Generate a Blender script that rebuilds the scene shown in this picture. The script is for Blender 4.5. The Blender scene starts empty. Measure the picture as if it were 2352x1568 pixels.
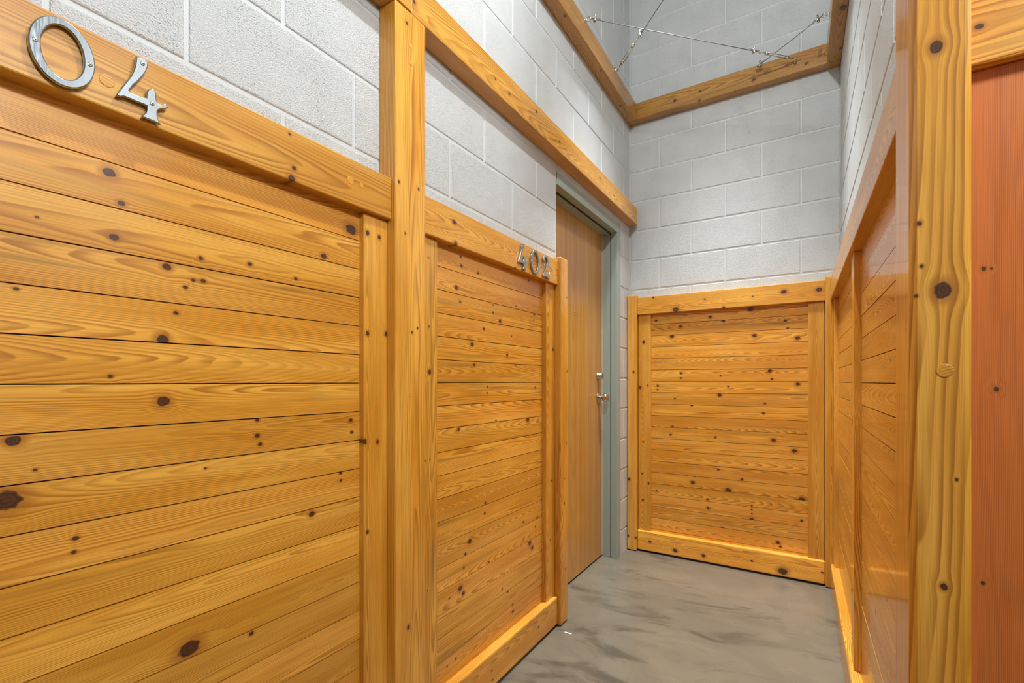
import bpy, bmesh, math, random
from mathutils import Vector, Matrix

SC = bpy.context.scene
COL = SC.collection
PI = math.pi
rnd = random.Random(7)

# ------------------------------------------------------------------ camera
YAW = math.radians(31.8887)
cam_d = bpy.data.cameras.new('camera')
cam_d.sensor_fit = 'HORIZONTAL'
cam_d.sensor_width = 36.0
cam_d.lens = 1080.09 / 2352 * 36.0
cam_d.shift_y = 92.0 / 2352
cam_d.clip_start = 0.01
cam = bpy.data.objects.new('camera', cam_d)
cam.location = (0.0, -1.035, 1.15)
cam.rotation_euler = (PI / 2, 0, YAW - PI / 2)
COL.objects.link(cam)
SC.camera = cam

# ------------------------------------------------------------------ light and exposure
SC.view_settings.view_transform = 'Standard'
SC.view_settings.look = 'None'
SC.view_settings.gamma = 1.0
SC.view_settings.use_curve_mapping = False
SC.view_settings.exposure = 0.26
world = bpy.data.worlds.new('world')
SC.world = world
world.use_nodes = True
world.node_tree.nodes['Background'].inputs[0].default_value = (1.0, 0.97, 0.92, 1)
world.node_tree.nodes['Background'].inputs[1].default_value = 0.0
try:
    SC.cycles.use_denoising = True
    SC.cycles.max_bounces = 6
    SC.cycles.use_adaptive_sampling = True
    SC.cycles.adaptive_threshold = 0.08
    SC.cycles.adaptive_min_samples = 12
    SC.cycles.diffuse_bounces = 4
    SC.cycles.glossy_bounces = 3
    SC.cycles.sample_clamp_indirect = 6.0
except Exception:
    pass

CEIL = 4.27
KEY = (0.92, -0.98, 3.25)          # the pendant over the recess
KEY_W = 64.0
HALL = (0.15, -2.10, 2.55); HALL_W = 98.0   # added hall fill, hung low to brighten the right post
FILL_SPOTS = [(2.48, -0.60, 700.0, 50)]     # added fill spot brightening the far recess: x, y, watts, beam angle
LIGHT_COL = (0.955, 1.0, 1.04)

hl = bpy.data.lights.new('hall_fill_light', 'POINT')
hl.energy = HALL_W; hl.color = LIGHT_COL; hl.shadow_soft_size = 0.13
ho = bpy.data.objects.new('hall_fill_light', hl); ho.location = HALL
COL.objects.link(ho)
spot = bpy.data.lights.new('pendant_bulb_light', 'POINT')
spot.energy = KEY_W; spot.color = LIGHT_COL; spot.shadow_soft_size = 0.03
so = bpy.data.objects.new('pendant_bulb_light', spot); so.location = KEY
COL.objects.link(so)
for (px, py, pw, ang) in FILL_SPOTS:
    d = bpy.data.lights.new('recess_fill_spot', 'SPOT')
    d.energy = pw; d.color = LIGHT_COL; d.shadow_soft_size = 0.14
    d.spot_size = math.radians(ang); d.spot_blend = 1.0
    o = bpy.data.objects.new('recess_fill_spot', d); o.location = (px, py, CEIL - 0.09)
    COL.objects.link(o)

# ------------------------------------------------------------------ node helpers
class NT:
    def __init__(self, name):
        self.m = bpy.data.materials.new(name); self.m.use_nodes = True
        self.t = self.m.node_tree; self.t.nodes.clear()
        self.out = self.t.nodes.new('ShaderNodeOutputMaterial')
        self.b = self.t.nodes.new('ShaderNodeBsdfPrincipled')
        self.t.links.new(self.b.outputs[0], self.out.inputs[0])
    def put(self, sock, v):
        if isinstance(v, bpy.types.NodeSocket): self.t.links.new(v, sock)
        elif v is not None:
            try: sock.default_value = v
            except Exception: sock.default_value = (*v, 1.0)
    def n(self, typ, **kw):
        x = self.t.nodes.new(typ)
        for k, v in kw.items(): setattr(x, k, v)
        return x
    def math(self, op, a, b=None, c=None, clamp=False):
        x = self.n('ShaderNodeMath', operation=op, use_clamp=clamp)
        self.put(x.inputs[0], a); self.put(x.inputs[1], b); self.put(x.inputs[2], c)
        return x.outputs[0]
    def mix(self, f, a, b, mode='MIX'):
        x = self.n('ShaderNodeMix', data_type='RGBA', blend_type=mode, clamp_factor=True)
        self.put(x.inputs[0], f); self.put(x.inputs[6], a); self.put(x.inputs[7], b)
        return x.outputs[2]
    def mr(self, v, a, b, c, d, smooth=True):
        x = self.n('ShaderNodeMapRange', interpolation_type='SMOOTHSTEP' if smooth else 'LINEAR')
        for i, q in enumerate((v, a, b, c, d)): self.put(x.inputs[i], q)
        return x.outputs[0]
    def comb(self, a, b, c):
        x = self.n('ShaderNodeCombineXYZ')
        for i, q in enumerate((a, b, c)): self.put(x.inputs[i], q)
        return x.outputs[0]
    def sep(self, v):
        x = self.n('ShaderNodeSeparateXYZ'); self.put(x.inputs[0], v)
        return x.outputs[0], x.outputs[1], x.outputs[2]
    def noise(self, vec, scale=1.0, detail=2.0, rough=0.5, dist=0.0):
        x = self.n('ShaderNodeTexNoise'); self.put(x.inputs['Vector'], vec)
        x.inputs['Scale'].default_value = scale; x.inputs['Detail'].default_value = detail
        x.inputs['Roughness'].default_value = rough; x.inputs['Distortion'].default_value = dist
        return x.outputs['Fac']
    def attr(self, name):
        return self.n('ShaderNodeAttribute', attribute_type='OBJECT', attribute_name=name)
    def bump(self, h, strength, dist):
        x = self.n('ShaderNodeBump'); x.inputs['Strength'].default_value = strength
        x.inputs['Distance'].default_value = dist; self.put(x.inputs['Height'], h)
        self.put(self.b.inputs['Normal'], x.outputs[0])
    def set(self, **kw):
        for k, v in kw.items(): self.put(self.b.inputs[k.replace('_', ' ')], v)

NK = 7
def make_wood(nk):
    w = NT('varnished_pine_%d' % nk)
    M = w.math
    co = w.n('ShaderNodeTexCoord').outputs['Object']
    L, A, B = w.sep(co)
    seed = w.attr('seed').outputs['Fac']
    ring = w.attr('ring').outputs['Fac']
    pa, pb, ps = w.sep(w.attr('pith').outputs['Vector'])
    tone = w.attr('tone').outputs['Fac']
    red = w.attr('red').outputs['Fac']
    streak = w.attr('streak').outputs['Fac']
    def vm(op, a, b=None):
        x = w.n('ShaderNodeVectorMath', operation=op); w.put(x.inputs[0], a)
        if b is not None: w.put(x.inputs[1], b)
        return x.outputs['Value'] if op == 'LENGTH' else x.outputs[0]
    T = None; A2 = A
    if nk:
        flat = w.comb(L, A, 0.0); shift = None
        for i in range(nk):
            kv = w.attr('k%d' % i).outputs['Vector']
            kl, ka, kr = w.sep(kv)
            d = vm('SUBTRACT', flat, w.comb(kl, ka, 0.0))
            t = M('DIVIDE', vm('LENGTH', vm('MULTIPLY', d, (0.80, 1.0, 0.0))), M('MAXIMUM', kr, 1e-5))
            e = M('POWER', 0.80, M('MULTIPLY', t, t))
            s = M('MULTIPLY', M('SUBTRACT', A, ka), e)
            T = t if T is None else M('MINIMUM', T, t)
            shift = s if shift is None else M('ADD', shift, s)
        A2 = M('MULTIPLY_ADD', shift, -0.75, A)
    s17 = M('MULTIPLY', seed, 17.3)
    base = w.comb(M('MULTIPLY_ADD', L, 2.0, s17), M('MULTIPLY', A2, 15), M('MULTIPLY', B, 15))
    n1 = w.noise(base, 1, 2)
    b0 = M('MULTIPLY_ADD', L, ps, pb)
    rr = vm('LENGTH', w.comb(M('SUBTRACT', A2, pa), M('ADD', B, b0), 0.0))
    g = M('MULTIPLY', M('MULTIPLY_ADD', n1, 0.014, rr), ring)
    gi = M('FRACT', g)
    line = M('MULTIPLY', w.mr(gi, 0.25, 0.88, 0, 1), w.mr(gi, 0.90, 1.0, 1, 0))
    fib = w.noise(w.comb(M('MULTIPLY_ADD', L, 14, s17), M('MULTIPLY', A2, 600), M('MULTIPLY', B, 600)), 1, 0)
    n4 = w.noise(w.comb(M('MULTIPLY_ADD', L, 1.6, M('MULTIPLY', seed, 5.1)), M('MULTIPLY', A2, 42), s17), 1, 2, 0.55)
    line = M('MULTIPLY', line, w.mr(n4, 0.68, 0.36, 0.25, 1.0))
    light = w.mix(w.mr(n1, 0.3, 0.7, 0, 1), LIGHT_A, LIGHT_B)
    light = w.mix(red, light, (0.56, 0.165, 0.030))
    dark = w.mix(red, DARK_A, (0.36, 0.085, 0.014))
    c = w.mix(M('MULTIPLY', line, 0.88), light, dark)
    c = w.mix(w.mr(fib, 0.35, 0.8, 0.0, 0.28), c, dark)
    c = w.mix(M('MULTIPLY', w.mr(n4, 0.52, 0.74, 0, 1), streak), c, (0.17, 0.080, 0.017))
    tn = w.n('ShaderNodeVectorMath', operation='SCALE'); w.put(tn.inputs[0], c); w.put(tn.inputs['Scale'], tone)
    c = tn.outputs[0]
    if nk:
        wob = w.noise(w.comb(M('MULTIPLY', L, 130), M('MULTIPLY', A, 130), seed), 1, 1)
        Tn = M('ADD', T, M('MULTIPLY_ADD', wob, 0.42, -0.21))
        c = w.mix(w.mr(T, 0.75, 1.9, 0.62, 0.0), c, (0.36, 0.115, 0.012))
        core = w.mix(M('FRACT', M('MULTIPLY', Tn, 3.1)), (0.11, 0.036, 0.012), (0.022, 0.008, 0.004))
        c = w.mix(w.mr(Tn, 0.68, 0.86, 0.95, 0.0), c, core)
    w.set(Base_Color=c, Roughness=0.38, Coat_Weight=0.45, Coat_Roughness=0.09)
    w.b.inputs['Coat IOR'].default_value = 1.45
    return w.m
LIGHT_A = (0.93, 0.49, 0.076); LIGHT_B = (0.76, 0.340, 0.030); DARK_A = (0.42, 0.150, 0.009)

def make_paint(name, col, rough=0.45, bump=0.8):
    w = NT(name); M = w.math
    pos = w.n('ShaderNodeNewGeometry').outputs['Position']
    n1 = w.noise(pos, 300, 2, 0.6)
    v = w.n('ShaderNodeTexVoronoi'); w.put(v.inputs['Vector'], pos); v.inputs['Scale'].default_value = 230
    pit = w.mr(v.outputs['Distance'], 0.06, 0.28, 0, 1)
    big = w.noise(pos, 9, 2)
    pit = M('ADD', pit, w.mr(big, 0.42, 0.6, 0.75, 0.0), None, True)
    c = w.mix(w.mr(big, 0.3, 0.75, 0, 1), col, tuple(x * 0.965 for x in col))
    w.set(Base_Color=c, Roughness=rough)
    w.bump(M('MULTIPLY_ADD', pit, 0.8, n1), bump, 0.0050)
    return w.m

def make_plain(name, col, rough=0.5, metal=0.0, **kw):
    w = NT(name)
    pos = w.n('ShaderNodeTexCoord').outputs['Object']
    n = w.noise(pos, 60, 3)
    c = w.mix(w.mr(n, 0.3, 0.75, 0, 0.12), col, tuple(x * 0.7 for x in col))
    w.set(Base_Color=c, Roughness=rough, Metallic=metal, **kw)
    return w.m

def make_steel():
    w = NT('polished_steel')
    co = w.n('ShaderNodeTexCoord').outputs['Object']
    x, y, z = w.sep(co)
    n = w.noise(w.comb(w.math('MULTIPLY', x, 900), w.math('MULTIPLY', y, 60), w.math('MULTIPLY', z, 60)), 1, 2)
    w.set(Base_Color=(0.44, 0.47, 0.49), Metallic=1.0, Roughness=w.mr(n, 0.2, 0.8, 0.12, 0.24))
    return w.m

def make_concrete():
    w = NT('polished_concrete'); M = w.math
    pos = w.n('ShaderNodeNewGeometry').outputs['Position']
    x, y, z = w.sep(pos)
    q = w.comb(M('MULTIPLY', x, 1.0), M('MULTIPLY', y, 0.55), 0.0)
    a = w.noise(q, 2.6, 5, 0.6, 1.2)
    b = w.noise(w.comb(M('ADD', M('MULTIPLY', x, 7.0), y), M('MULTIPLY', y, 2.2), 3.0), 1.0, 5, 0.62, 0.9)
    c = w.noise(pos, 130, 3)
    col = w.mix(w.mr(a, 0.35, 0.68, 0, 1), (0.215, 0.191, 0.138), (0.168, 0.149, 0.109))
    col = w.mix(w.mr(b, 0.53, 0.70, 0, 0.8), col, (0.078, 0.070, 0.052))
    col = w.mix(w.mr(b, 0.24, 0.42, 0.5, 0.0), col, (0.28, 0.254, 0.196))
    col = w.mix(w.mr(c, 0.4, 0.8, 0, 0.22), col, (0.17, 0.152, 0.115))
    w.set(Base_Color=col, Roughness=w.mr(a, 0.3, 0.7, 0.22, 0.36), Coat_Weight=0.25, Coat_Roughness=0.12)
    return w.m

def make_veneer():
    w = NT('oak_veneer'); M = w.math
    x, y, z = w.sep(w.n('ShaderNodeTexCoord').outputs['Object'])
    n0 = w.noise(w.comb(M('MULTIPLY', x, 6), 0.0, M('MULTIPLY', z, 0.5)), 1, 2)
    band = w.noise(w.comb(M('MULTIPLY', x, 26), 1.3, M('MULTIPLY', z, 0.35)), 1, 3)
    g = w.noise(w.comb(M('MULTIPLY', M('ADD', x, M('MULTIPLY', n0, 0.02)), 240), 0.0, M('MULTIPLY', z, 3.5)), 1, 3)
    px = w.noise(w.comb(M('MULTIPLY', x, 900), 0.0, M('MULTIPLY', z, 22)), 1, 2)
    cath = M('FRACT', M('MULTIPLY', M('ADD', M('SQRT', M('ADD', M('POWER', M('ABSOLUTE', M('SUBTRACT', x, -0.02)), 2), M('POWER', M('ABSOLUTE', M('MULTIPLY', M('SUBTRACT', z, 1.9), 0.06)), 2))), M('MULTIPLY', n0, 0.012)), 60))
    c = w.mix(w.mr(band, 0.3, 0.7, 0, 1), (0.60, 0.33, 0.078), (0.49, 0.24, 0.042))
    c = w.mix(w.mr(g, 0.45, 0.75, 0, 0.55), c, (0.34, 0.15, 0.028))
    c = w.mix(w.mr(cath, 0.5, 0.95, 0, 0.28), c, (0.36, 0.16, 0.03))
    c = w.mix(w.mr(px, 0.55, 0.8, 0, 0.35), c, (0.26, 0.12, 0.025))
    w.set(Base_Color=c, Roughness=0.36, Coat_Weight=0.3, Coat_Roughness=0.15)
    return w.m

WOODS = {k: make_wood(k) for k in (0, 2, 4, 7)}
WOOD = WOODS[0]
PAINT = make_paint('white_block_paint', (0.615, 0.645, 0.648))
MORTAR = make_paint('white_painted_mortar', (0.615, 0.645, 0.648), 0.5, 0.22)
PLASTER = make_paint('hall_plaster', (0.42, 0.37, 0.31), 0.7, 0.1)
CONC = make_concrete()
VENEER = make_veneer()
STEEL = make_steel()
FRAMEP = make_plain('grey_green_frame_paint', (0.34, 0.425, 0.385), 0.42)
BACKER = make_plain('dark_panel_backing', (0.045, 0.018, 0.006), 0.8)
ZINC = make_plain('bright_zinc', (0.66, 0.65, 0.60), 0.22, 1.0)
WIRE = make_plain('steel_wire_rope', (0.16, 0.155, 0.145), 0.65, 0.0)
CHROME = make_plain('satin_nickel', (0.60, 0.55, 0.49), 0.14, 1.0)
BLACK = make_plain('dark_recess', (0.010, 0.009, 0.008), 0.6)
CREAM = make_plain('pale_door_edge', (0.72, 0.60, 0.42), 0.5)
SHADE = make_plain('white_enamel_shade', (0.75, 0.74, 0.72), 0.35)
CAULK = make_plain('tan_caulk', (0.36, 0.32, 0.24), 0.6)

# ------------------------------------------------------------------ mesh helpers
def link(name, mesh, mat, parent=None, label=None):
    o = bpy.data.objects.new(name, mesh); COL.objects.link(o)
    if mat and not mesh.materials: mesh.materials.append(mat)
    if parent: o.parent = parent
    if label: o['label'] = label
    return o
def empty(name, loc=(0, 0, 0), rz=0.0):
    o = bpy.data.objects.new(name, None); o.empty_display_size = 0.05
    o.location = loc; o.rotation_euler = (0, 0, rz); COL.objects.link(o); return o
def tag(o, label, cat=None, group=None, kind=None):
    o['label'] = label
    if cat: o['category'] = cat
    if group: o['group'] = group
    if kind: o['kind'] = kind
    return o
def to_mesh(bm, name='mesh', smooth=False):
    me = bpy.data.meshes.new(name); bm.to_mesh(me); bm.free()
    if smooth:
        for p in me.polygons: p.use_smooth = True
    return me
_bc = {}
def box_mesh(dx, dy, dz, bev=0.0, seg=1, key=''):
    k = (round(dx, 5), round(dy, 5), round(dz, 5), bev, seg, key)
    if k in _bc: return _bc[k]
    bm = bmesh.new(); bmesh.ops.create_cube(bm, size=1.0)
    for v in bm.verts: v.co = Vector((v.co.x * dx, v.co.y * dy, v.co.z * dz))
    if bev > 0:
        bmesh.ops.bevel(bm, geom=list(bm.edges), offset=bev, segments=seg, profile=0.5, affect='EDGES')
    me = to_mesh(bm, 'box'); _bc[k] = me; return me
def box(name, parent, x0, x1, y0, y1, z0, z1, mat, bev=0.0, seg=1, label=None):
    me = box_mesh(x1 - x0, y1 - y0, z1 - z0, bev, seg, mat.name)
    o = link(name, me, mat, parent, label)
    o.location = ((x0 + x1) / 2, (y0 + y1) / 2, (z0 + z1) / 2)
    return o
def tube_bm(bm, p0, p1, r, n=8, r2=None):
    p0, p1 = Vector(p0), Vector(p1); d = p1 - p0
    q = d.to_track_quat('Z', 'Y').to_matrix().to_4x4()
    mtx = Matrix.Translation((p0 + p1) / 2) @ q
    bmesh.ops.create_cone(bm, cap_ends=True, segments=n, radius1=r, radius2=r if r2 is None else r2, depth=d.length, matrix=mtx)
def torus_bm(bm, c, axis, R, r, n=14, m=6, a0=0.0, a1=2 * PI):
    q = Vector(axis).to_track_quat('Z', 'Y').to_matrix(); c = Vector(c)
    full = abs(a1 - a0 - 2 * PI) < 1e-6
    rings = []
    cnt = n if full else n + 1
    for i in range(cnt):
        a = a0 + (a1 - a0) * i / n
        ring = []
        for j in range(m):
            b = 2 * PI * j / m
            p = Vector(((R + r * math.cos(b)) * math.cos(a), (R + r * math.cos(b)) * math.sin(a), r * math.sin(b)))
            ring.append(bm.verts.new(c + q @ p))
        rings.append(ring)
    for i in range(cnt if full else cnt - 1):
        A_, B_ = rings[i], rings[(i + 1) % cnt]
        for j in range(m): bm.faces.new((A_[j], B_[j], B_[(j + 1) % m], A_[(j + 1) % m]))
    if not full:
        bm.faces.new(rings[0][::-1]); bm.faces.new(rings[-1])
def lathe_bm(bm, prof, origin, axis, n=24):
    q = Vector(axis).to_track_quat('Z', 'Y').to_matrix(); o = Vector(origin)
    rings = []
    for (r, h) in prof:
        if r < 1e-6: rings.append([bm.verts.new(o + q @ Vector((0, 0, h)))])
        else: rings.append([bm.verts.new(o + q @ Vector((r * math.cos(2 * PI * i / n), r * math.sin(2 * PI * i / n), h))) for i in range(n)])
    for a, b in zip(rings[:-1], rings[1:]):
        for i in range(n):
            if len(a) == 1: bm.faces.new((a[0], b[i], b[(i + 1) % n]))
            elif len(b) == 1: bm.faces.new((a[i], b[0], a[(i + 1) % n]))
            else: bm.faces.new((a[i], b[i], b[(i + 1) % n], a[(i + 1) % n]))
    bmesh.ops.recalc_face_normals(bm, faces=list(bm.faces))

def board(name, parent, x0, x1, y0, y1, z0, z1, grain='x', bev=0.003, seg=2, knots=(), label=None,
          ring=None, pith=None, tone=None, red=0.0, streak=None, mesh=None):
    """A piece of timber in the frame of its parent: x along the wall, y into the wall, z up.
    Mesh axes are grain (x), face (y), depth (z), so that the wood grain runs with the piece."""
    cx, cy, cz = (x0 + x1) / 2, (y0 + y1) / 2, (z0 + z1) / 2
    dx, dy, dz = x1 - x0, y1 - y0, z1 - z0
    if grain == 'x':
        me = mesh or box_mesh(dx, dz, dy, bev, seg, 'wood')
        rot = Matrix(((1, 0, 0), (0, 0, -1), (0, 1, 0)))
        kk = [(kx - cx, kz - cz, kr) for kx, kz, kr in knots if x0 - 0.01 < kx < x1 + 0.01 and z0 < kz + 1e-4 and kz <= z1]
    elif grain == 'b':  # along x, the grain's face turned down
        me = mesh or box_mesh(dx, dy, dz, bev, seg, 'wood')
        rot = Matrix.Identity(3)
        kk = [(kx - cx, ky - cy, kr) for kx, ky, kr in knots]
    elif grain == 'z':
        me = mesh or box_mesh(dz, dx, dy, bev, seg, 'wood')
        rot = Matrix(((0, 1, 0), (0, 0, 1), (1, 0, 0)))
        kk = [(kz - cz, kx - cx, kr) for kx, kz, kr in knots if x0 <= kx <= x1 and z0 < kz < z1]
    else:   # 'e': vertical piece whose broad face is the one turned along x
        me = mesh or box_mesh(dz, dy, dx, bev, seg, 'wood')
        rot = Matrix(((0, 0, -1), (0, 1, 0), (1, 0, 0)))
        kk = [(kz - cz, ky - cy, kr) for ky, kz, kr in knots]
    o = link(name, me, WOOD, parent, label)
    o.matrix_local = Matrix.Translation((cx, cy, cz)) @ rot.to_4x4()
    o['seed'] = rnd.uniform(0, 50)
    o['ring'] = float(ring or rnd.uniform(330, 560))
    o['pith'] = list(pith) if pith else [rnd.uniform(-.035, .035), rnd.uniform(.018, .07), rnd.uniform(-.05, .05)]
    o['tone'] = float(tone if tone is not None else rnd.uniform(0.88, 1.08))
    o['red'] = float(red)
    o['streak'] = float(streak if streak is not None else max(0.0, rnd.uniform(-0.35, 0.72)))
    if kk:
        o.material_slots[0].link = 'OBJECT'
        o.material_slots[0].material = WOODS[2 if len(kk) <= 2 else 4 if len(kk) <= 4 else 7]
    for i, k in enumerate(kk[:NK]): o['k%d' % i] = [float(k[0]), float(k[1]), float(k[2])]
    return o

# ------------------------------------------------------------------ floor, ceiling, walls
fl = box('floor', None, -3.2, 3.5, -5.2, 0.25, -0.12, 0.0, CONC)
tag(fl, 'polished grey beige concrete floor with dark smears', 'floor', kind='structure')
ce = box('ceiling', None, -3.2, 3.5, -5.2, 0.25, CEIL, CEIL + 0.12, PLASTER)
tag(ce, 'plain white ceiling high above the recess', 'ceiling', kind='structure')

PITCH, COURSE, Z0 = 0.406, 0.2028, 1.780
def block_mesh(w, h, key):
    k = ('blk', round(w, 4), round(h, 4))
    if k in _bc: return _bc[k]
    bm = bmesh.new(); e = 0.0056
    def ring(y, i): return [bm.verts.new((sx * (w / 2 - i), y, sz * (h / 2 - i))) for sx, sz in ((-1, -1), (1, -1), (1, 1), (-1, 1))]
    a, b, c = ring(0.0050, 0.0), ring(0.0010, 0.0030), ring(0.0, e)
    for p, q in ((a, b), (b, c)):
        for i in range(4): bm.faces.new((p[i], p[(i + 1) % 4], q[(i + 1) % 4], q[i]))
    bm.faces.new(c); bmesh.ops.recalc_face_normals(bm, faces=list(bm.faces))
    me = to_mesh(bm, 'block'); _bc[k] = me; return me
def blocks(parent, spans, phase):
    """spans: function of the course's middle height giving [(x0, x1)] where blocks show."""
    for k in range(-9, 12):
        za, zb = Z0 + k * COURSE, Z0 + (k + 1) * COURSE
        for (s0, s1) in spans((za + zb) / 2):
            off = phase + (PITCH / 2 if k % 2 else 0.0)
            n = math.floor((s0 - off) / PITCH)
            x = off + n * PITCH
            while x < s1 - 0.01:
                a, b = max(x, s0), min(x + PITCH, s1)
                if b - a > 0.03:
                    me = block_mesh(b - a - 0.0060, COURSE - 0.0060, 0)
                    o = link('block', me, PAINT, parent)
                    o.location = ((a + b) / 2, 0, (za + zb) / 2)
                x += PITCH

DX0, DX1, DZ1 = 2.079, 3.008, Z0 + 2 * COURSE          # the doorway in the left wall
XB = 3.215
def slab(name, parts, label, loc=(0, 0, 0), rz=0.0, mat=MORTAR):
    r = empty(name, loc, rz); tag(r, label, 'wall', kind='structure')
    for p in parts: box('backing', r, *p, mat)
    return r
wl = slab('wall_left', [(-3.2, DX0, 0.0032, 0.2, 0, CEIL), (DX1, XB + 0.2, 0.0032, 0.2, 0, CEIL), (DX0, DX1, 0.0032, 0.2, DZ1, CEIL)],
          'white painted block wall with the doorway and the numbered panels')
def span_left(z):
    if z < 1.6: return [(DX1, XB)]
    if z < DZ1: return [(-0.6, DX0), (DX1, XB)]
    return [(-0.6, XB)]
blocks(wl, span_left, 0.449)
wb = slab('wall_back', [(-0.004, 1.45, 0.0032, 0.2, 0, CEIL)], 'white painted block wall at the end of the recess', (XB, 0, 0), -PI / 2)
blocks(wb, lambda z: [(0.0, 1.206)] if z > 1.6 else [], -0.2)
RROT = PI + math.atan2(0.020, 2.235)
wr = slab('wall_right', [(0.0, 2.24, 0.0032, 0.2, 0, CEIL)], 'white painted block wall on the right seen at a grazing angle', (XB, -1.206, 0), RROT)
blocks(wr, lambda z: [(0.0, 2.236)] if z > 1.6 else [], XB - 2.092 - PITCH * 2)
XE = 0.975
ws = slab('wall_hall', [(0.0, 3.8, 0.0032, 0.2, 0, CEIL)], 'white block wall of the hall beside the camera', (XE, -1.226, 0), -PI / 2)
blocks(ws, lambda z: [(0.0, 1.6)] if z > 1.6 else [], 0.0)
tag(box('wall_far', None, -3.2, -3.0, -5.0, 0.004, 0, CEIL, PLASTER), 'white hall wall behind the camera', 'wall', kind='structure')
tag(box('wall_side', None, -3.2, XE + 0.2, -5.2, -5.0, 0, CEIL, PLASTER), 'white hall wall far to the right', 'wall', kind='structure')

# ------------------------------------------------------------------ knots read off the boards (x along the wall, z, radius)
A_PLANK = [(0.409,1.366,.0081),(0.424,1.281,.0046),(0.402,1.229,.0101),(0.324,1.159,.0037),(0.403,1.113,.0111),(0.206,1.06,.0098),(0.581,1.066,.0047),(0.581,1.031,.0059),(0.587,1.012,.0047),(0.23,1.012,.0029),(0.476,.976,.0027),(0.831,1.048,.0057),(0.834,1.016,.005),(0.198,.971,.0186),(0.278,.892,.0044),(0.276,.87,.0035),(0.799,.913,.0042),(0.8,.894,.0042),(0.715,.827,.0079),(0.447,.629,.0189),(0.568,.603,.0053),(0.673,1.393,.0044),(0.565,1.404,.0052),(0.44,1.333,.0042),(0.454,1.349,.0037),(0.472,1.351,.0048),(0.209,1.291,.0033),(0.322,1.511,.0096),(0.339,1.463,.0059),(0.329,1.401,.0071),(0.232,1.407,.0026),(0.467,1.395,.0048),(0.749,1.463,.0083),(0.832,1.552,.0172)]
A_RAIL = [(0.646,1.635,.0059),(0.64,1.61,.0084),(0.635,1.707,.0033)]
A_STILE = [(0.872,1.551,.007),(0.913,1.55,.0062),(0.872,1.28,.0065),(0.939,1.284,.0068),(0.864,.989,.0072),(0.907,.984,.0059),(0.872,.744,.0058)]
POST_K = [(0.987,2.179,.0048),(0.956,1.712,.0042),(1.036,1.719,.0044),(0.981,1.574,.0032),(1.008,1.293,.0036),(1.031,1.307,.0037),(0.994,.442,.007)]
B_PLANK = [(1.301,1.586,.0053),(1.304,1.555,.0063),(1.276,1.474,.0086),(1.297,1.428,.0053),(1.502,1.445,.0037),(1.502,1.416,.0048),(1.671,1.464,.004),(1.829,1.448,.0049),(1.821,1.423,.0037),(1.55,1.388,.0088),(1.44,1.347,.0062),(1.636,1.336,.004),(1.366,1.284,.009),(1.603,1.257,.0073),(1.379,1.211,.0061),(1.364,1.202,.003),(1.669,1.217,.0035),(1.464,1.131,.0042),(1.461,1.107,.0042),(1.834,1.123,.0043),(1.288,.984,.0067),(1.769,.985,.012),(1.522,.997,.0043),(1.402,1.549,.0051),(1.778,1.59,.0054),(1.45,.693,.0059),(1.446,.655,.0053),(1.353,.577,.0102),(1.327,.54,.0061),(1.474,.464,.0042),(1.318,.494,.0044),(1.298,.428,.011),(1.316,.405,.0078),(1.238,.417,.0037),(1.565,.325,.0044),(1.607,.301,.0057),(1.786,.445,.0124),(1.807,.418,.0097),(1.855,.539,.0064),(1.732,.55,.0047),(1.836,.503,.0042),(1.646,.204,.0071),(1.644,.234,.0045),(1.272,.196,.0043),(1.226,.193,.0037),(1.431,.763,.0041)]
B_STILE = [(1.12,1.18,.0079),(1.114,1.538,.003),(1.117,1.322,.0031),(1.975,1.3,.0066),(1.101,.903,.0029),(1.121,.904,.0025),(1.111,.497,.0025),(1.96,.687,.0053),(1.95,.415,.0052)]
B_POST = [(2.057,1.553,.004),(2.06,1.2,.0047),(2.052,.853,.0045),(2.034,.689,.0038),(2.031,.571,.006),(2.045,.256,.006)]
B_RAIL = [(1.221,1.678,.0092),(1.229,1.609,.0083),(1.609,1.605,.0056)]
B_BASE = [(1.442,.078,.0041),(1.447,.041,.0041),(1.801,.08,.0055)]
K_RAIL = [(0.322,1.619,.0188),(0.177,1.712,.0074),(0.5,1.67,.0056),(0.61,1.609,.0083),(0.933,1.673,.0155),(1.104,1.668,.015),(0.771,1.661,.004)]
K_PLANK = [(0.187,1.56,.0075),(0.345,1.511,.0087),(0.526,1.559,.0099),(0.603,1.531,.0097),(0.756,1.59,.014),(0.29,1.448,.0132),(0.777,1.429,.0121),(0.939,1.509,.0092),(0.951,1.463,.0065),(1.001,1.403,.0129),(0.348,1.204,.0073),(0.347,1.173,.0058),(0.859,1.214,.0119),(0.87,1.165,.0066),(0.197,1.122,.0075),(0.197,1.095,.006),(0.587,1.186,.0056),(0.631,1.119,.0055),(0.581,1.065,.0126),(1.002,1.136,.0116),(0.309,1.037,.0059),(0.833,1.018,.0067),(0.825,.959,.008),(0.415,.996,.0072),(0.294,.853,.0073),(0.282,.798,.0074),(0.557,.798,.007),(0.878,.801,.0119),(0.985,.746,.013),(0.421,.498,.0129),(0.632,.473,.0166),(0.709,.549,.0082),(0.431,.538,.0057),(1.021,.465,.018),(0.51,.4,.0071),(0.513,.345,.0099),(0.762,.394,.0054),(0.762,.371,.0054),(0.763,.346,.0054),(1.021,.344,.0077),(0.763,.311,.0122),(0.191,.415,.006),(0.9,.196,.0105),(0.597,.235,.007),(0.914,.173,.0066),(0.574,.596,.007)]
K_STILE = [(0.108,1.418,.0106),(0.082,1.109,.0106),(0.135,1.124,.006),(0.105,.74,.006),(0.098,.525,.006),(0.141,.462,.0075),(0.102,.347,.0075)]
K_POST = [(0.048,1.215,.0075),(0.017,.484,.0106),(0.062,.09,.0075),(0.011,.096,.0076)]
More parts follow.
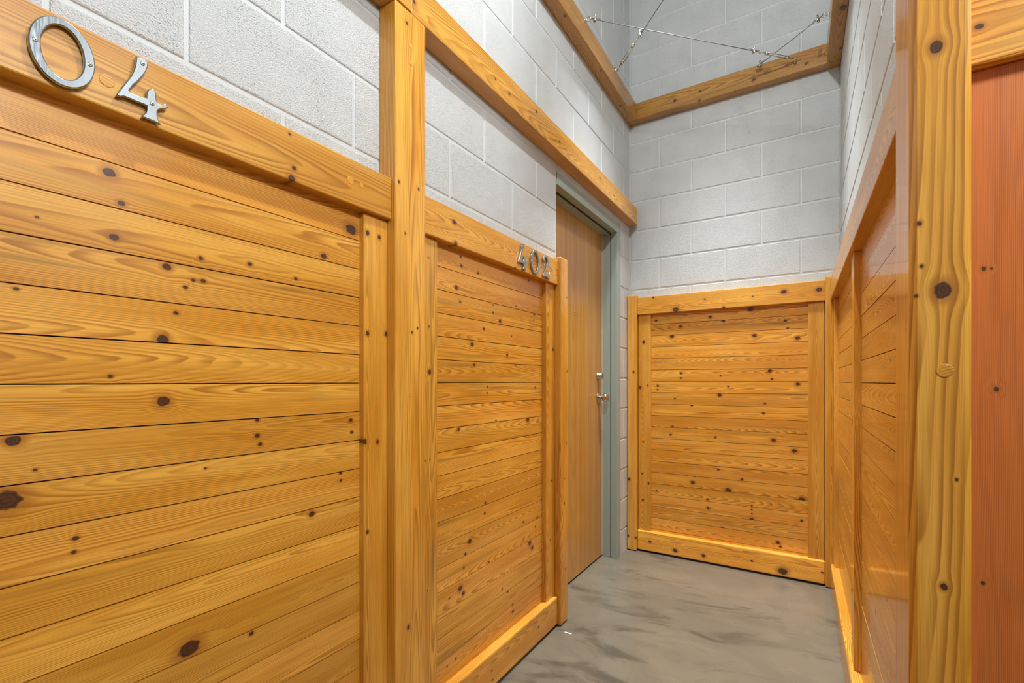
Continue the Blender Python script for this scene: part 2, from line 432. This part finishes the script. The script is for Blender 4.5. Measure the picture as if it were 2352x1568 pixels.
K_BASE = [(0.155,.076,.0089),(0.318,.049,.013),(0.492,.049,.0112),(0.765,.071,.0067),(0.927,.043,.0233),(1.12,.077,.0062)]
BEAM_K = [(1.017,2.261,.0068),(1.443,2.268,.0043),(1.539,2.263,.0064),(1.757,2.299,.0071),(1.979,2.268,.0062),(2.488,2.286,.0084),(2.715,2.265,.006)]

# ------------------------------------------------------------------ wainscot panels
RZ0, RZ1 = 1.604, 1.720
PLK = 0.0766
def planks(root, x0, x1, top, knots, n, zmin, **kw):
    """horizontal boards from the top rail down, each a board of its own"""
    z1 = RZ0 + 0.02
    zs = top
    for i in range(n):
        z0 = max(zs, zmin)
        if z1 - z0 < 0.01: break
        j = rnd.uniform(-.0005, .0005)
        board('plank', root, x0, x1, -.015 + j, 0.0, z0 + .0011, z1 - .0011, 'x', 0.0, 1, knots, **dict(dict(red=rnd.uniform(0, .20), tone=rnd.uniform(.95, 1.14)), **kw))
        z1 = zs; zs -= PLK

def panel(name, label, loc, rz, x0, x1, stiles, kp, kr, ks, kb, seam=1.529, group=None, sdep=.033, rail_kw={}, base_kw={}, plank_kw={}, stile_kw={}, rx=None):
    r = empty(name, loc, rz); tag(r, label, 'wall panel', group)
    a0, a1 = rx or (x0, x1)
    box('backing', r, x0 + .002, x1 - .002, -.0035, .0035, .02, RZ1 - .02, BACKER)
    board('top_rail', r, a0, a1, -.050, 0.0, RZ0, RZ1, 'x', .003, 2, kr, **rail_kw)
    board('base_board', r, a0, a1, -.050, 0.0, .012, .142, 'x', .007, 2, kb, **base_kw)
    edges = []
    for (s0, s1) in stiles:
        board('stile', r, s0, s1, -sdep, -.004, .142, RZ0, 'z', .002, 1, ks, **stile_kw)
    cuts = sorted(stiles)
    segs = []
    px = x0
    for (s0, s1) in cuts:
        if s0 - px > 0.03: segs.append((px, s0 + .002))
        px = s1 - .002
    if x1 - px > 0.03: segs.append((px, x1))
    for (p0, p1) in segs:
        planks(r, p0, p1, seam, kp, 22, .135, **plank_kw)
    return r

pA = panel('number_panel', 'long knotty pine wall panel nearest the camera, with number 04 on its rail', (0, 0, 0), 0,
           -0.75, .943, [(.860, .942)], A_PLANK, A_RAIL, A_STILE, [], rail_kw=dict(ring=300, pith=(-.015, .05, .012), tone=.86, streak=0.0))
pB = panel('number_panel', 'narrow knotty pine wall panel between tall post and door, with number 402', (0, 0, 0), 0,
           1.066, 1.992, [(1.068, 1.157), (1.905, 1.990)], B_PLANK, B_RAIL, B_STILE, B_BASE, rail_kw=dict(tone=1.0, streak=0.1))
board('end_post', pB, 1.992, 2.072, -.065, -.001, .004, 1.737, 'z', .007, 3, B_POST, tone=1.0, streak=0.0)
pK = panel('end_wall_panel', 'square knotty pine wall panel at the far end of the recess', (XB, 0, 0), -PI / 2,
           .069, 1.133, [(.071, .155), (1.051, 1.131)], K_PLANK, K_RAIL, K_STILE, K_BASE, seam=1.535, base_kw=dict(tone=1.3, streak=0.0), plank_kw=dict())
board('end_post', pK, .002, .068, -.065, -.001, .004, 1.738, 'z', .007, 3, K_POST, tone=1.0, streak=0.0)
board('end_post', pK, 1.134, 1.2035, -.065, -.001, .004, 1.738, 'z', .007, 3, [], tone=.92, streak=0.3)
pR = panel('side_wall_panel', 'long pine wall panel on the right, seen almost edge on', (XB, -1.206, 0), RROT,
           .067, 2.233, [(.069, .125), (1.105, 1.192), (2.146, 2.232)],
           [(1.35, .99, .006), (1.8, 1.2, .005), (1.5, 1.35, .005), (0.7, 1.1, .006), (1.9, .7, .008), (1.55, .5, .008), (1.4, .42, .012), (.6, .8, .006), (1.7, 1.12, .004), (1.62, 1.44, .005)],
           [(.4, 1.66, .006), (1.6, 1.68, .005)], [(1.15, 1.01, .012), (1.14, .62, .006), (.1, 1.15, .009), (.1, .55, .007)], [(1.2, .09, .01), (.9, .1, .012), (.6, .06, .01)], sdep=.036, plank_kw=dict(streak=.35))
pE = panel('hall_wall_panel', 'reddish stained pine wall panel right of the nearest post', (XE, -1.226, 0), -PI / 2,
           .0, 1.40, [(.004, .100), (1.30, 1.398)], [], [(0.021, 1.658, .005)], [(0.03, 1.314, .0031), (0.038, 1.313, .0018), (0.043, 1.139, .0035), (0.029, .857, .0029)], [],
           stile_kw=dict(red=1.0, ring=520, pith=(.10, .02, .006), tone=1.22, streak=0.0), rail_kw=dict(tone=1.05, ring=190, streak=.4))

# ------------------------------------------------------------------ tall posts
post = empty('timber_post', (1.0045, -.033, 0))
tag(post, 'tall light pine post between the 04 panel and the 402 panel', 'post')
def rel(root, *a): return a
board('shaft', post, .943 - 1.0045, 1.066 - 1.0045, -.065 + .033, .033, .002, 2.2195, 'z', .003, 2, [(x - 1.0045, z, r) for x, z, r in POST_K],
      ring=250, pith=(.018, .075, .010), tone=1.04, streak=0.0)
# right-hand post beside the camera: its broad grain faces the hall
rp = empty('timber_post', (XB, -1.206, 0), RROT)
tag(rp, 'thick pine post in the right foreground with big knots and wide grain', 'post')
RPK = [(-.011, 1.612, .0088), (-.029, 1.371, .0034), (-.026, 1.311, .0027), (-.004, 1.275, .0117), (-.032, 1.27, .0025), (.010, 1.017, .0023), (-.003, .869, .0047)]
board('shaft', rp, 2.235, 2.355, -.066, -.0005, .002, 3.2, 'e', .008, 1, [(y - .027, z, r) for y, z, r in RPK],
      ring=118, pith=(-.030, .040, .035), tone=1.02, streak=0.0)

# ------------------------------------------------------------------ beams
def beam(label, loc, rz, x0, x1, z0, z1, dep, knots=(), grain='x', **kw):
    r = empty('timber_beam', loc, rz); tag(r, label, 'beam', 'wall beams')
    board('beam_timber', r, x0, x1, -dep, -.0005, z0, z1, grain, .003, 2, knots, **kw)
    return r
BZ0, BZ1 = 2.2200, 2.332
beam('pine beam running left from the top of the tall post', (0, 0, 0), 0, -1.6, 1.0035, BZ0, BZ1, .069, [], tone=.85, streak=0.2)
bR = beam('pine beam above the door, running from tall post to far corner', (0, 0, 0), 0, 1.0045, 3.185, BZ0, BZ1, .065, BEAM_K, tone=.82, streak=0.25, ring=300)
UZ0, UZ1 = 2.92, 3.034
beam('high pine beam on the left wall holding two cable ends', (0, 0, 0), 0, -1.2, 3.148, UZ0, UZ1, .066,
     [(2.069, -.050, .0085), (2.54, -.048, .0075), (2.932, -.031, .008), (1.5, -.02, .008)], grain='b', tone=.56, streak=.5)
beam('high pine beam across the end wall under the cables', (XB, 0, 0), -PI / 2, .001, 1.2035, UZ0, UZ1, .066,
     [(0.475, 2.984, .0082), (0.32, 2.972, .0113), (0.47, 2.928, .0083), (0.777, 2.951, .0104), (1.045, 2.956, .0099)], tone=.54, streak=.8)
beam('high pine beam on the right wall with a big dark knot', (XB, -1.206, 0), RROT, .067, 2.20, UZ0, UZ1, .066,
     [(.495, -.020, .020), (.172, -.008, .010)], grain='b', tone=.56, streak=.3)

# wooden plugs over the fixings
def plug(parent, x, y, z, r, grain):
    k = ('plug', round(r, 4))
    if k not in _bc:
        bm = bmesh.new(); lathe_bm(bm, [(r, -.004), (r, .0002), (r * .93, .0006), (0, .0006)], (0, 0, 0), (0, -1, 0), 20)
        _bc[k] = to_mesh(bm, 'plug'); _bc[k].materials.append(WOOD)
    o = link('wood_plug', _bc[k], WOOD, parent); o.location = (x, y, z)
    o['seed'] = rnd.uniform(0, 40); o['ring'] = 240.0; o['pith'] = [.01, .03, .2]; o['tone'] = 1.0; o['red'] = 0.0; o['streak'] = 0.0
    return o
for (x, z, r) in ((.837, 1.664, .0066), (.802, 1.664, .0095), (.308, 1.650, .0105)): plug(pA, x, -.0502, z, r, 'x')
plug(pB, 1.279, -.0502, 1.669, .0072, 'x')
for (x, z, r) in ((1.002, 2.123, .0074), (1.004, 2.073, .0074), (1.001, 1.113, .0062)): plug(post, x - 1.0045, -.0322, z, r, 'z')

bm = bmesh.new(); lathe_bm(bm, [(.0092, -.004), (.0092, .0002), (.0086, .0006), (0, .0006)], (0, 0, 0), (1, 0, 0), 22)
pm = to_mesh(bm, 'plug'); pm.materials.append(WOOD)
po = link('wood_plug', pm, WOOD, rp); po.location = (2.3552, -.029, 1.165)
po['seed'] = 3.0; po['ring'] = 300.0; po['pith'] = [.01, .03, .2]; po['tone'] = .93; po['red'] = 0.0; po['streak'] = 0.0

# ------------------------------------------------------------------ door
door = empty('door_1', (0, 0, 0)); tag(door, 'flush oak veneer door in a grey green steel frame', 'door', kind='structure')
JX, HZ = 2.955, 2.120
box('leaf', door, 2.09, 2.947, .100, .144, .010, 2.112, VENEER, .0015, 1)
box('edge_strip', door, 2.9475, 2.9520, .098, .140, .012, 2.112, CREAM, label='pale door edge')
def jamb(name, x0, x1, y0, y1, z0, z1): return box(name, door, x0, x1, y0, y1, z0, z1, FRAMEP, .0015, 1)
jamb('frame_jamb', JX, DX1 - .001, -.003, .043, .0, HZ - .0003)
jamb('frame_jamb', JX - .002, DX1 - .001, .0435, .145, .0, HZ - .0085)
jamb('frame_head', 2.082, DX1 - .001, -.003, .043, HZ, DZ1 - .004)
jamb('frame_head', 2.082, DX1 - .001, .0435, .145, HZ - .008, DZ1 - .004)
jamb('frame_jamb', DX0 + .001, 2.089, .05, .145, .0, HZ)
box('rabbet_shade', door, JX - .0022, JX + .004, .0405, .0440, .002, HZ, BLACK)  # black strip standing in for the shade line at the jamb's rabbet step
box('rabbet_shade', door, 2.085, JX, .0405, .0440, HZ - .010, HZ + .004, BLACK)  # the same painted shade line along the head
box('sealant', door, DX1 - .0012, DX1 + .004, -.0035, .006, 0, DZ1, CAULK)
box('threshold_gap', door, 2.085, 2.953, .104, .146, .0003, .010, BLACK)
bm = bmesh.new(); lathe_bm(bm, [(0, 0), (.033, .0), (.033, .004), (.029, .008), (.014, .010), (.011, .016), (.011, .026)], (2.886, .100, 1.047), (0, -1, 0), 28)
kb = link('door_knob', to_mesh(bm, 'rose', True), CHROME, door, 'round satin nickel knob with rose')
bm = bmesh.new(); lathe_bm(bm, [(.011, .022), (.016, .027), (.024, .035), (.0275, .045), (.0265, .056), (.020, .064), (.010, .067), (0, .0675)], (2.886, .100, 1.047), (0, -1, 0), 28)
link('knob_ball', to_mesh(bm, 'ball', True), CHROME, kb)
bm = bmesh.new(); lathe_bm(bm, [(0, 0), (.0235, .0), (.0235, .003), (.020, .006), (.0195, .030), (.017, .033), (0, .033)], (2.876, .100, 1.186), (0, -1, 0), 28)
db = link('deadbolt', to_mesh(bm, 'deadbolt', True), CHROME, door, 'round steel deadbolt cylinder')
box('keyway', db, 2.8748, 2.8772, .0660, .0672, 1.179, 1.193, BLACK)
bm = bmesh.new(); lathe_bm(bm, [(.0045, .001), (.0055, .003), (.0085, .003), (.0085, 0)], (2.517, .100, 1.549), (0, -1, 0), 16)
pe = link('peephole', to_mesh(bm, 'peephole', True), CHROME, door)
bm = bmesh.new(); lathe_bm(bm, [(0, .0015), (.0046, .0010)], (2.517, .100, 1.549), (0, -1, 0), 16)
link('lens', to_mesh(bm, 'lens', True), BLACK, pe)

# ------------------------------------------------------------------ steel numerals
FOUR = [(27.7,100.6),(36,101.6),(44.0,101.4),(43.4,90.8),(39.1,77.5),(30.1,60.3),(21.8,47.2),(16.4,35.6),(18.8,33.2),(27.7,33.1),(37.3,34.3),(42.2,36.0),(42.8,46.8),(45.2,52.7),(49.6,56.4),(54.2,55.2),(56.5,51.0),(55.8,41.8),(57.7,35.8),(61.5,34.0),(66.7,37.3),(70.5,40.3),(74.5,35.5),(69.9,30.2),(63.5,27.1),(59.0,23.4),(57.4,18.9),(57.7,11.7),(59.6,5.2),(62.8,0.0),(53.3,0.5),(44.6,0.6),(35.5,0.3),(37.9,4.8),(41.2,9.6),(42.8,16.2),(42.8,22.7),(37.3,22.9),(26.5,22.5),(17.1,22.7),(10.2,22.4),(4.5,19.0),(0.0,18.9),(1.7,23.9),(7.9,37.7),(13.6,49.2),(20.6,63.7),(24.7,77.4),(26.5,88.1)]
TWO = [(4,76),(6,87),(13,96),(24,101.5),(36,102),(48,98),(56,90),(59,79),(57,69),(50,57),(41,46),(31,34),(25,24),(35,25),(46,22),(54,21),(60,25),(63,34),(68,33),(67,20),(64,4),(61,0),(50,1),(38,6),(26,8),(14,3),(8,1),(4,4),(8,14),(16,27),(28,43),(37,56),(43,68),(45,78),(42,88),(35,93),(27,93),(21,90),(19,86),(23,82),(23,75),(17,70),(9,70)]
ZO = [(38.5 + 38.5 * math.cos(a), 51.5 + 51.5 * math.sin(a)) for a in [2 * PI * i / 40 for i in range(40)]]
ZI = [(38.5 + 25.5 * math.cos(a), 51.5 + 41.0 * math.sin(a)) for a in [2 * PI * i / 40 for i in range(40)]]
def numeral_mesh(loops, name):
    cu = bpy.data.curves.new(name, 'CURVE'); cu.dimensions = '2D'; cu.fill_mode = 'BOTH'
    cu.extrude = .0022; cu.bevel_depth = .0016; cu.bevel_resolution = 2; cu.offset = -.0012
    for lp in loops:
        sp = cu.splines.new('POLY'); sp.points.add(len(lp) - 1); sp.use_cyclic_u = True
        for p, (x, z) in zip(sp.points, lp): p.co = (x / 1000, z / 1000, 0, 1)
    tmp = bpy.data.objects.new(name, cu); COL.objects.link(tmp)
    dg = bpy.context.evaluated_depsgraph_get()
    me = bpy.data.meshes.new_from_object(tmp.evaluated_get(dg))
    bpy.data.objects.remove(tmp); bpy.data.curves.remove(cu)
    me.materials.clear(); me.materials.append(STEEL)
    me.transform(Matrix.Rotation(PI / 2, 4, 'X'))
    return me
NM = {'4': numeral_mesh([FOUR], 'four'), '0': numeral_mesh([ZO, ZI], 'zero'), '2': numeral_mesh([TWO], 'two')}
SCREWS = {'4': [(36, 92), (50, 29.5)], '0': [(7, 52), (70.5, 51)], '2': [(57, 79), (48, 11)]}
bm = bmesh.new(); lathe_bm(bm, [(.0034, -.0006), (.0034, .0003), (.0026, .0008), (0, .0006)], (0, 0, 0), (0, -1, 0), 12)
SCREW = to_mesh(bm, 'screw', True); SCREW.materials.append(ZINC)
SLOT = {}
def numeral(ch, x, z, label, name):
    y = -.0555
    o = link(name, NM[ch], STEEL); o.location = (x, y, z); tag(o, label, 'house number', 'steel house numbers')
    for (sx, sz) in SCREWS[ch]:
        s = link('screw', SCREW, ZINC, o); s.location = (sx / 1000, -.0041, sz / 1000)
        box('screw_slot', s, -.0014, .0014, -.0009, -.0005, -.0004, .0004, BLACK)
        box('screw_slot', s, -.0004, .0004, -.0009, -.0005, -.0014, .0014, BLACK)
    return o
numeral('0', .2130, 1.6085, 'large steel numeral 0 at the upper left of the nearest panel', 'numeral_zero')
numeral('4', .3185, 1.6095, 'large steel numeral 4 on the nearest panel, right of its 0', 'numeral_four')
numeral('4', 1.6180, 1.6095, 'steel numeral 4 that begins the number 402', 'numeral_four')
numeral('0', 1.7225, 1.6095, 'steel numeral 0 in the middle of the number 402', 'numeral_zero')
numeral('2', 1.8260, 1.6095, 'steel numeral 2 that ends the number 402', 'numeral_two')

# ------------------------------------------------------------------ brace cables
def eye(root, base, nrm):
    base, nrm = Vector(base), Vector(nrm).normalized()
    bm = bmesh.new()
    tube_bm(bm, base - nrm * .004, base + nrm * .012, .0032, 8)
    torus_bm(bm, base + nrm * .022, Vector((0, 0, 1)).cross(nrm) + Vector((0, 0, .3)), .0110, .0032, 16, 6)
    lathe_bm(bm, [(0, 0), (.007, 0), (.007, .002), (0, .002)], base, nrm, 10)
    return link('eye_bolt', to_mesh(bm, 'eye', True), ZINC, root), base + nrm * .028
def clamp(root, p, d, up=Vector((0, 0, 1))):
    d = d.normalized(); s = d.cross(up).normalized(); u = s.cross(d)
    bm = bmesh.new()
    q = Matrix((d, s, u)).transposed().to_4x4()
    bmesh.ops.create_cube(bm, size=1.0, matrix=Matrix.Translation(p - u * .003) @ q @ Matrix.Diagonal((.013, .017, .008, 1)))
    for e in (-1, 1):
        tube_bm(bm, p + s * .0070 * e - u * .005, p + s * .0070 * e + u * .019, .0022, 6)
        lathe_bm(bm, [(0, 0), (.0046, 0), (.0046, .004), (0, .004)], p + s * .0070 * e - u * .0105, u, 6)
    torus_bm(bm, p + u * .017, d, .0070, .0022, 10, 6)
    o = link('rope_clamp', to_mesh(bm, 'clamp', True), ZINC, root)
    bm = bmesh.new(); tube_bm(bm, p + u * .003 - d * .022, p + u * .008 + d * .030, .0016, 6)
    link('rope_tail', to_mesh(bm, 'tail', True), WIRE, root)
    return o
def turnbuckle(root, p0, p1):
    p0, p1 = Vector(p0), Vector(p1); d = (p1 - p0); ln = d.length; d.normalize()
    s = d.cross(Vector((0, 0, 1))).normalized()
    bm = bmesh.new(); a, b = p0 + d * ln * .22, p1 - d * ln * .22
    for e in (-1, 1): tube_bm(bm, a + s * .0078 * e, b + s * .0078 * e, .0025, 6)
    for c in (a, b): tube_bm(bm, c - d * .006, c + d * .006, .0098, 10, .0088)
    tb = link('turnbuckle', to_mesh(bm, 'turnbuckle', True), ZINC, root)
    for (e0_, e1_, c) in ((p0 + d * .008, a + d * .016, p0 + d * .004), (b - d * .016, p1 - d * .008, p1 - d * .004)):
        bm = bmesh.new(); tube_bm(bm, e0_, e1_, .0030, 8)
        torus_bm(bm, c, s + Vector((0, 0, .5)), .0095, .0026, 12, 6)
        link('threaded_rod', to_mesh(bm, 'rod', True), ZINC, tb)
def cable(label, e0, n0, e1, n1, tb_end, tb_len=.17, tb_off=.0):
    e0, e1 = Vector(e0), Vector(e1)
    r = empty('brace_cable', e0); tag(r, label, 'cable', 'wire brace cables')
    inv = Matrix.Translation(-e0)
    _, a = eye(r, (0, 0, 0), n0)
    _, b = eye(r, e1 - e0, n1)
    d = (b - a).normalized()
    p, q = a.copy(), b.copy()
    if tb_end == 0: turnbuckle(r, a, a + d * tb_len); p = a + d * tb_len
    elif tb_end == 1: turnbuckle(r, b - d * tb_len, b); q = b - d * tb_len
    bm = bmesh.new(); tube_bm(bm, p, q, .0019, 8)
    link('wire_rope', to_mesh(bm, 'wire', True), WIRE, r)
    clamp(r, p + d * .028, d); clamp(r, q - d * .028, -d)
    return r
cable('wire cable from high left beam across to the end wall beam', (2.272, -.0660, 3.022), (0, -1, 0), (3.149, -.990, 2.983), (-1, 0, 0), 1, .24)
cable('wire cable from high right beam to the end wall beam', (2.868, -1.1425, 3.012), (0, 1, 0), (3.149, -.793, 3.004), (-1, 0, 0), None)
cable('wire cable with slim turnbuckle rising from the left beam near the corner', (2.706, -.0660, 3.009), (0, -1, 0), (1.63, -1.157, 3.012), (0, 1, 0), 0, .25)

# ------------------------------------------------------------------ small things
scrap = box('paper_scrap', None, 1.956, 1.964, -.134, -.100, .0002, .0022, make_plain('white_scrap', (.8, .79, .76), .6), .0006)
tag(scrap, 'tiny white scrap on the floor near the 402 panel', 'scrap')

# ------------------------------------------------------------------ pendant over the recess and added fill lamps (above the frame)
pend = empty('pendant_lamp', (KEY[0], KEY[1], CEIL)); tag(pend, 'bare bulb pendant lamp hanging over the recess entrance', 'lamp')
bm = bmesh.new(); lathe_bm(bm, [(.0, CEIL * 0 + .0), (.04, .0), (.04, -.02), (0, -.02)], (0, 0, 0), (0, 0, 1), 20)
link('canopy', to_mesh(bm, 'canopy', True), SHADE, pend)
bm = bmesh.new(); tube_bm(bm, (0, 0, -.02), (0, 0, KEY[2] - CEIL + .10), .004, 8)
link('cord', to_mesh(bm, 'cord', True), BLACK, pend)
zk = KEY[2] - CEIL
bm = bmesh.new(); lathe_bm(bm, [(.006, zk + .11), (.022, zk + .105), (.024, zk + .06), (.018, zk + .045), (0, zk + .045)], (0, 0, 0), (0, 0, 1), 24)
link('lamp_holder', to_mesh(bm, 'holder', True), SHADE, pend)
hp = empty('pendant_lamp', (HALL[0], HALL[1], CEIL)); tag(hp, 'unseen fill pendant added in the hall, hung low to brighten the right post', 'lamp')
zh = HALL[2] - CEIL
bm = bmesh.new(); tube_bm(bm, (0, 0, 0), (0, 0, zh + .20), .005, 8)
link('cord', to_mesh(bm, 'cord', True), BLACK, hp)
bm = bmesh.new(); lathe_bm(bm, [(.006, zh + .21), (.03, zh + .20), (.034, zh + .16), (.02, zh + .145), (0, zh + .145)], (0, 0, 0), (0, 0, 1), 24)
link('lamp_holder', to_mesh(bm, 'holder', True), SHADE, hp)
for (px, py, pw, ang) in FILL_SPOTS:
    dn = empty('recess_fill_lamp', (px, py, CEIL)); tag(dn, 'unseen fill lamp added on the ceiling to brighten the far recess', 'lamp')
    bm = bmesh.new(); lathe_bm(bm, [(.0, 0), (.17, 0), (.17, -.06), (.16, -.06), (.155, -.012), (0, -.012)], (0, 0, 0), (0, 0, 1), 32)
    link('can', to_mesh(bm, 'can', True), SHADE, dn)
